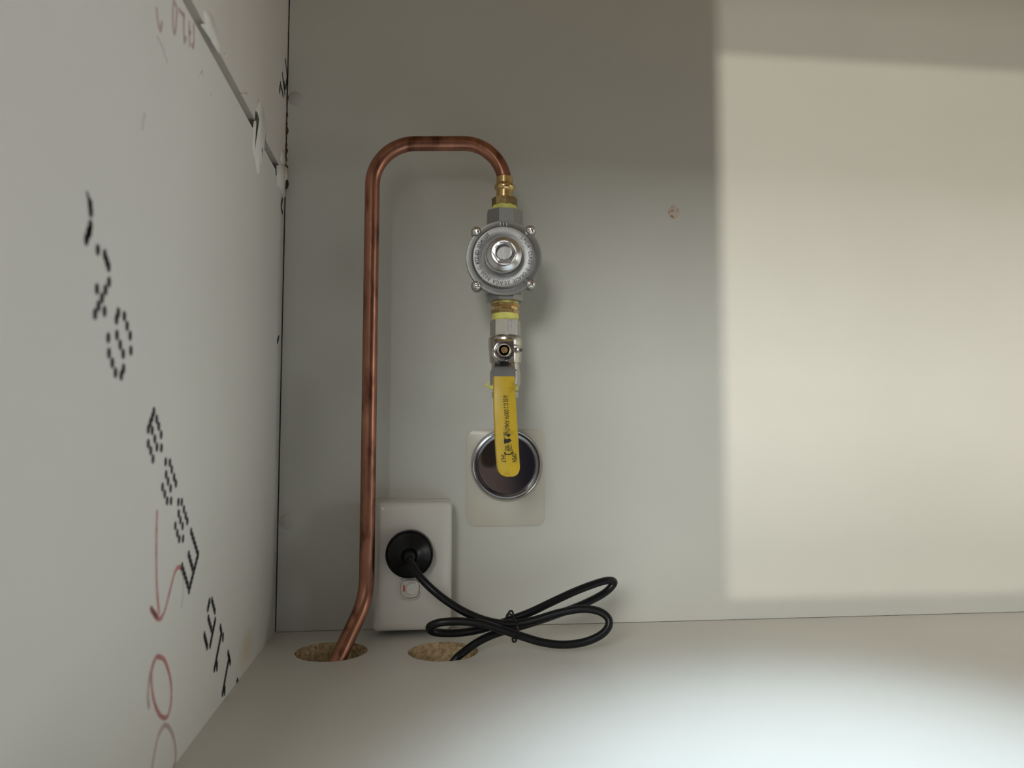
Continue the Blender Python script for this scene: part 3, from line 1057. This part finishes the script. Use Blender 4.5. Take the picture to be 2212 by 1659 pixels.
swt = obj('switch', prism(squircle(sw, sh), TS, [(-0.001, ident), (0.0014, ident), (0.0020, inset(sw, sh, 0.0005)), (0.0020, inset(sw, sh, 0.0011)), (0.0001, inset(sw, sh, 0.0013))],
                          cap1=False), 'plate', out, label='small rocker switch with a red mark')
obj('switch_gap', prism(squircle(sw + .0006, sh + .0006), TS, [(-0.001, ident), (0.00025, ident)]), 'plate', swt)
w2, h2 = sw * .80, sh * .80
obj('switch_well', prism(squircle(w2 + .0006, h2 + .0006), TS, [(-0.0005, ident), (0.0002, ident)]), 'plate', swt)


def rock(u, v, h):                                          # rocker tilted: its right side stands out
    return Vector((sc.x + u, -0.034 - h - 0.0010 - max(0, (u / w2 + .5)) * 0.0014, sc.z + v))


obj('rocker', prism(squircle(w2, h2), rock, [(-0.001, ident), (0.0006, ident), (0.0011, inset(w2, h2, 0.0006))]), 'plate', swt)
obj('rocker_pad', lathe([(0.0052, 0.0), (0.0052, 0.0012), (0.0047, 0.0018), (0, 0.0018)], (sc.x + 0.0020, -0.0367, sc.z + .0002), FRONT, 32), 'plate', swt)
q = at(872.5, 1271, 'y', -0.0368)
obj('red_mark', box(q.x - .0006, q.x + .0006, -0.0370, -0.0340, q.z - .0026, q.z + .0026), 'switch_red', swt, label='red on mark')

# ---------------------------------------------------------------- plug and cord
pz = at(884.5, 1197.5, 'y', -0.046)
cord = thing('plug_and_cable', 'black plug in the outlet with its looped cord running into the right round cut-out', 'power cord', (pz.x, -0.034, pz.z))
RPg = 51.0 * 0.000390
pl = obj('plug', lathe([(RPg * .93, 0.0), (RPg * .97, 0.001), (RPg, 0.004), (RPg, 0.012), (RPg * .98, 0.0132), (RPg * .94, 0.0138), (RPg * .90, 0.0132), (RPg * .72, 0.0150),
                        (RPg * .55, 0.0175), (RPg * .40, 0.0200), (RPg * .34, 0.0206), (RPg * .30, 0.0200)], (pz.x, -0.0342, pz.z), FRONT, 72), 'rubber_plug', cord,
         label='round black plug', sharp=50)
RC = 0.00315
k5 = lambda X, Y, y: at(880 + X / 4.424, 1200 + Y / 4.424, 'y', y)
cp_ = [Vector((pz.x, -0.050, pz.z)), Vector((pz.x + .0004, -0.060, pz.z - .0015)),
       k5(62, 120, -.0720), k5(130, 215, -.0790), k5(250, 335, -.0840), k5(400, 450, -.0860), k5(580, 555, -.0870), k5(790, 632, -.0880), k5(1000, 655, -.0880),
       k5(1200, 622, -.0880), k5(1450, 548, -.0880), k5(1660, 512, -.0890), k5(1820, 530, -.0905), k5(1915, 595, -.0925), k5(1920, 680, -.0945),
       k5(1840, 765, -.0960), k5(1680, 830, -.0965), k5(1480, 852, -.0965), k5(1280, 828, -.0960), k5(1080, 768, -.0955), k5(890, 705, -.0955), k5(700, 650, -.0950),
       k5(500, 630, -.0945), k5(320, 640, -.0940), k5(215, 680, -.0910), k5(250, 728, -.0865), k5(420, 742, -.0825), k5(620, 722, -.0810), k5(820, 672, -.0800),
       k5(1000, 608, -.0795), k5(1180, 540, -.0780), k5(1380, 445, -.0740), k5(1620, 335, -.0690), k5(1840, 255, -.0640), k5(1945, 238, -.0600), k5(1970, 270, -.0570),
       k5(1880, 360, -.0580), k5(1690, 460, -.0640), k5(1450, 555, -.0720), k5(1200, 640, -.0780), k5(1000, 700, -.0815), k5(830, 752, -.0850), k5(690, 818, -.0880),
       k5(560, 905, -.0910), k5(455, 1000, -.0950)]
last = cp_[-1]
cp_ += [last + Vector((-0.010, -0.001, -0.016)), last + Vector((-0.016, 0.0, -0.045)), last + Vector((-0.018, 0.002, -0.09))]
cpath = smooth_path(cp_, 7)
obj('cable', tube(cpath, RC, 18), 'rubber', cord)
obj('strain_relief', lathe([(0.0052, 0.0), (0.0050, 0.004), (0.0044, 0.007), (0.0034, 0.0085)], (pz.x, -0.0530, pz.z), (0.02, -1, -0.10), 28), 'rubber_plug', pl)

# wire tie round the bundle
tb = k5(1010, 680, -.088)
top, bot = k5(985, 560, -.088), k5(1020, 790, -.090)
ring = []
for k in range(33):
    t = 2 * PI * k / 32
    ring.append((top + bot) / 2 + (top - bot) / 2 * math.cos(t) + Vector((0.0030 * math.sin(t), -0.0128 * math.sin(t), 0)))
tie = tag(obj('wire_tie', tube(ring, 0.00085, 10), 'rubber'), 'thin black wire tie holding the looped cord together', 'cable tie')
bm = tube(smooth_path([k5(*p, -.0935) for p in ((1010, 590), (1012, 560), (1000, 532), (975, 535), (962, 575))], 6), 0.0008, 10)
obj('tie_end', bm, 'rubber', tie)
bm = tube(smooth_path([k5(*p, -.098) for p in ((1020, 770), (1005, 795), (1012, 822), (1032, 822), (1042, 800), (1030, 775))], 6), 0.0008, 10)
obj('tie_end', bm, 'rubber', tie)
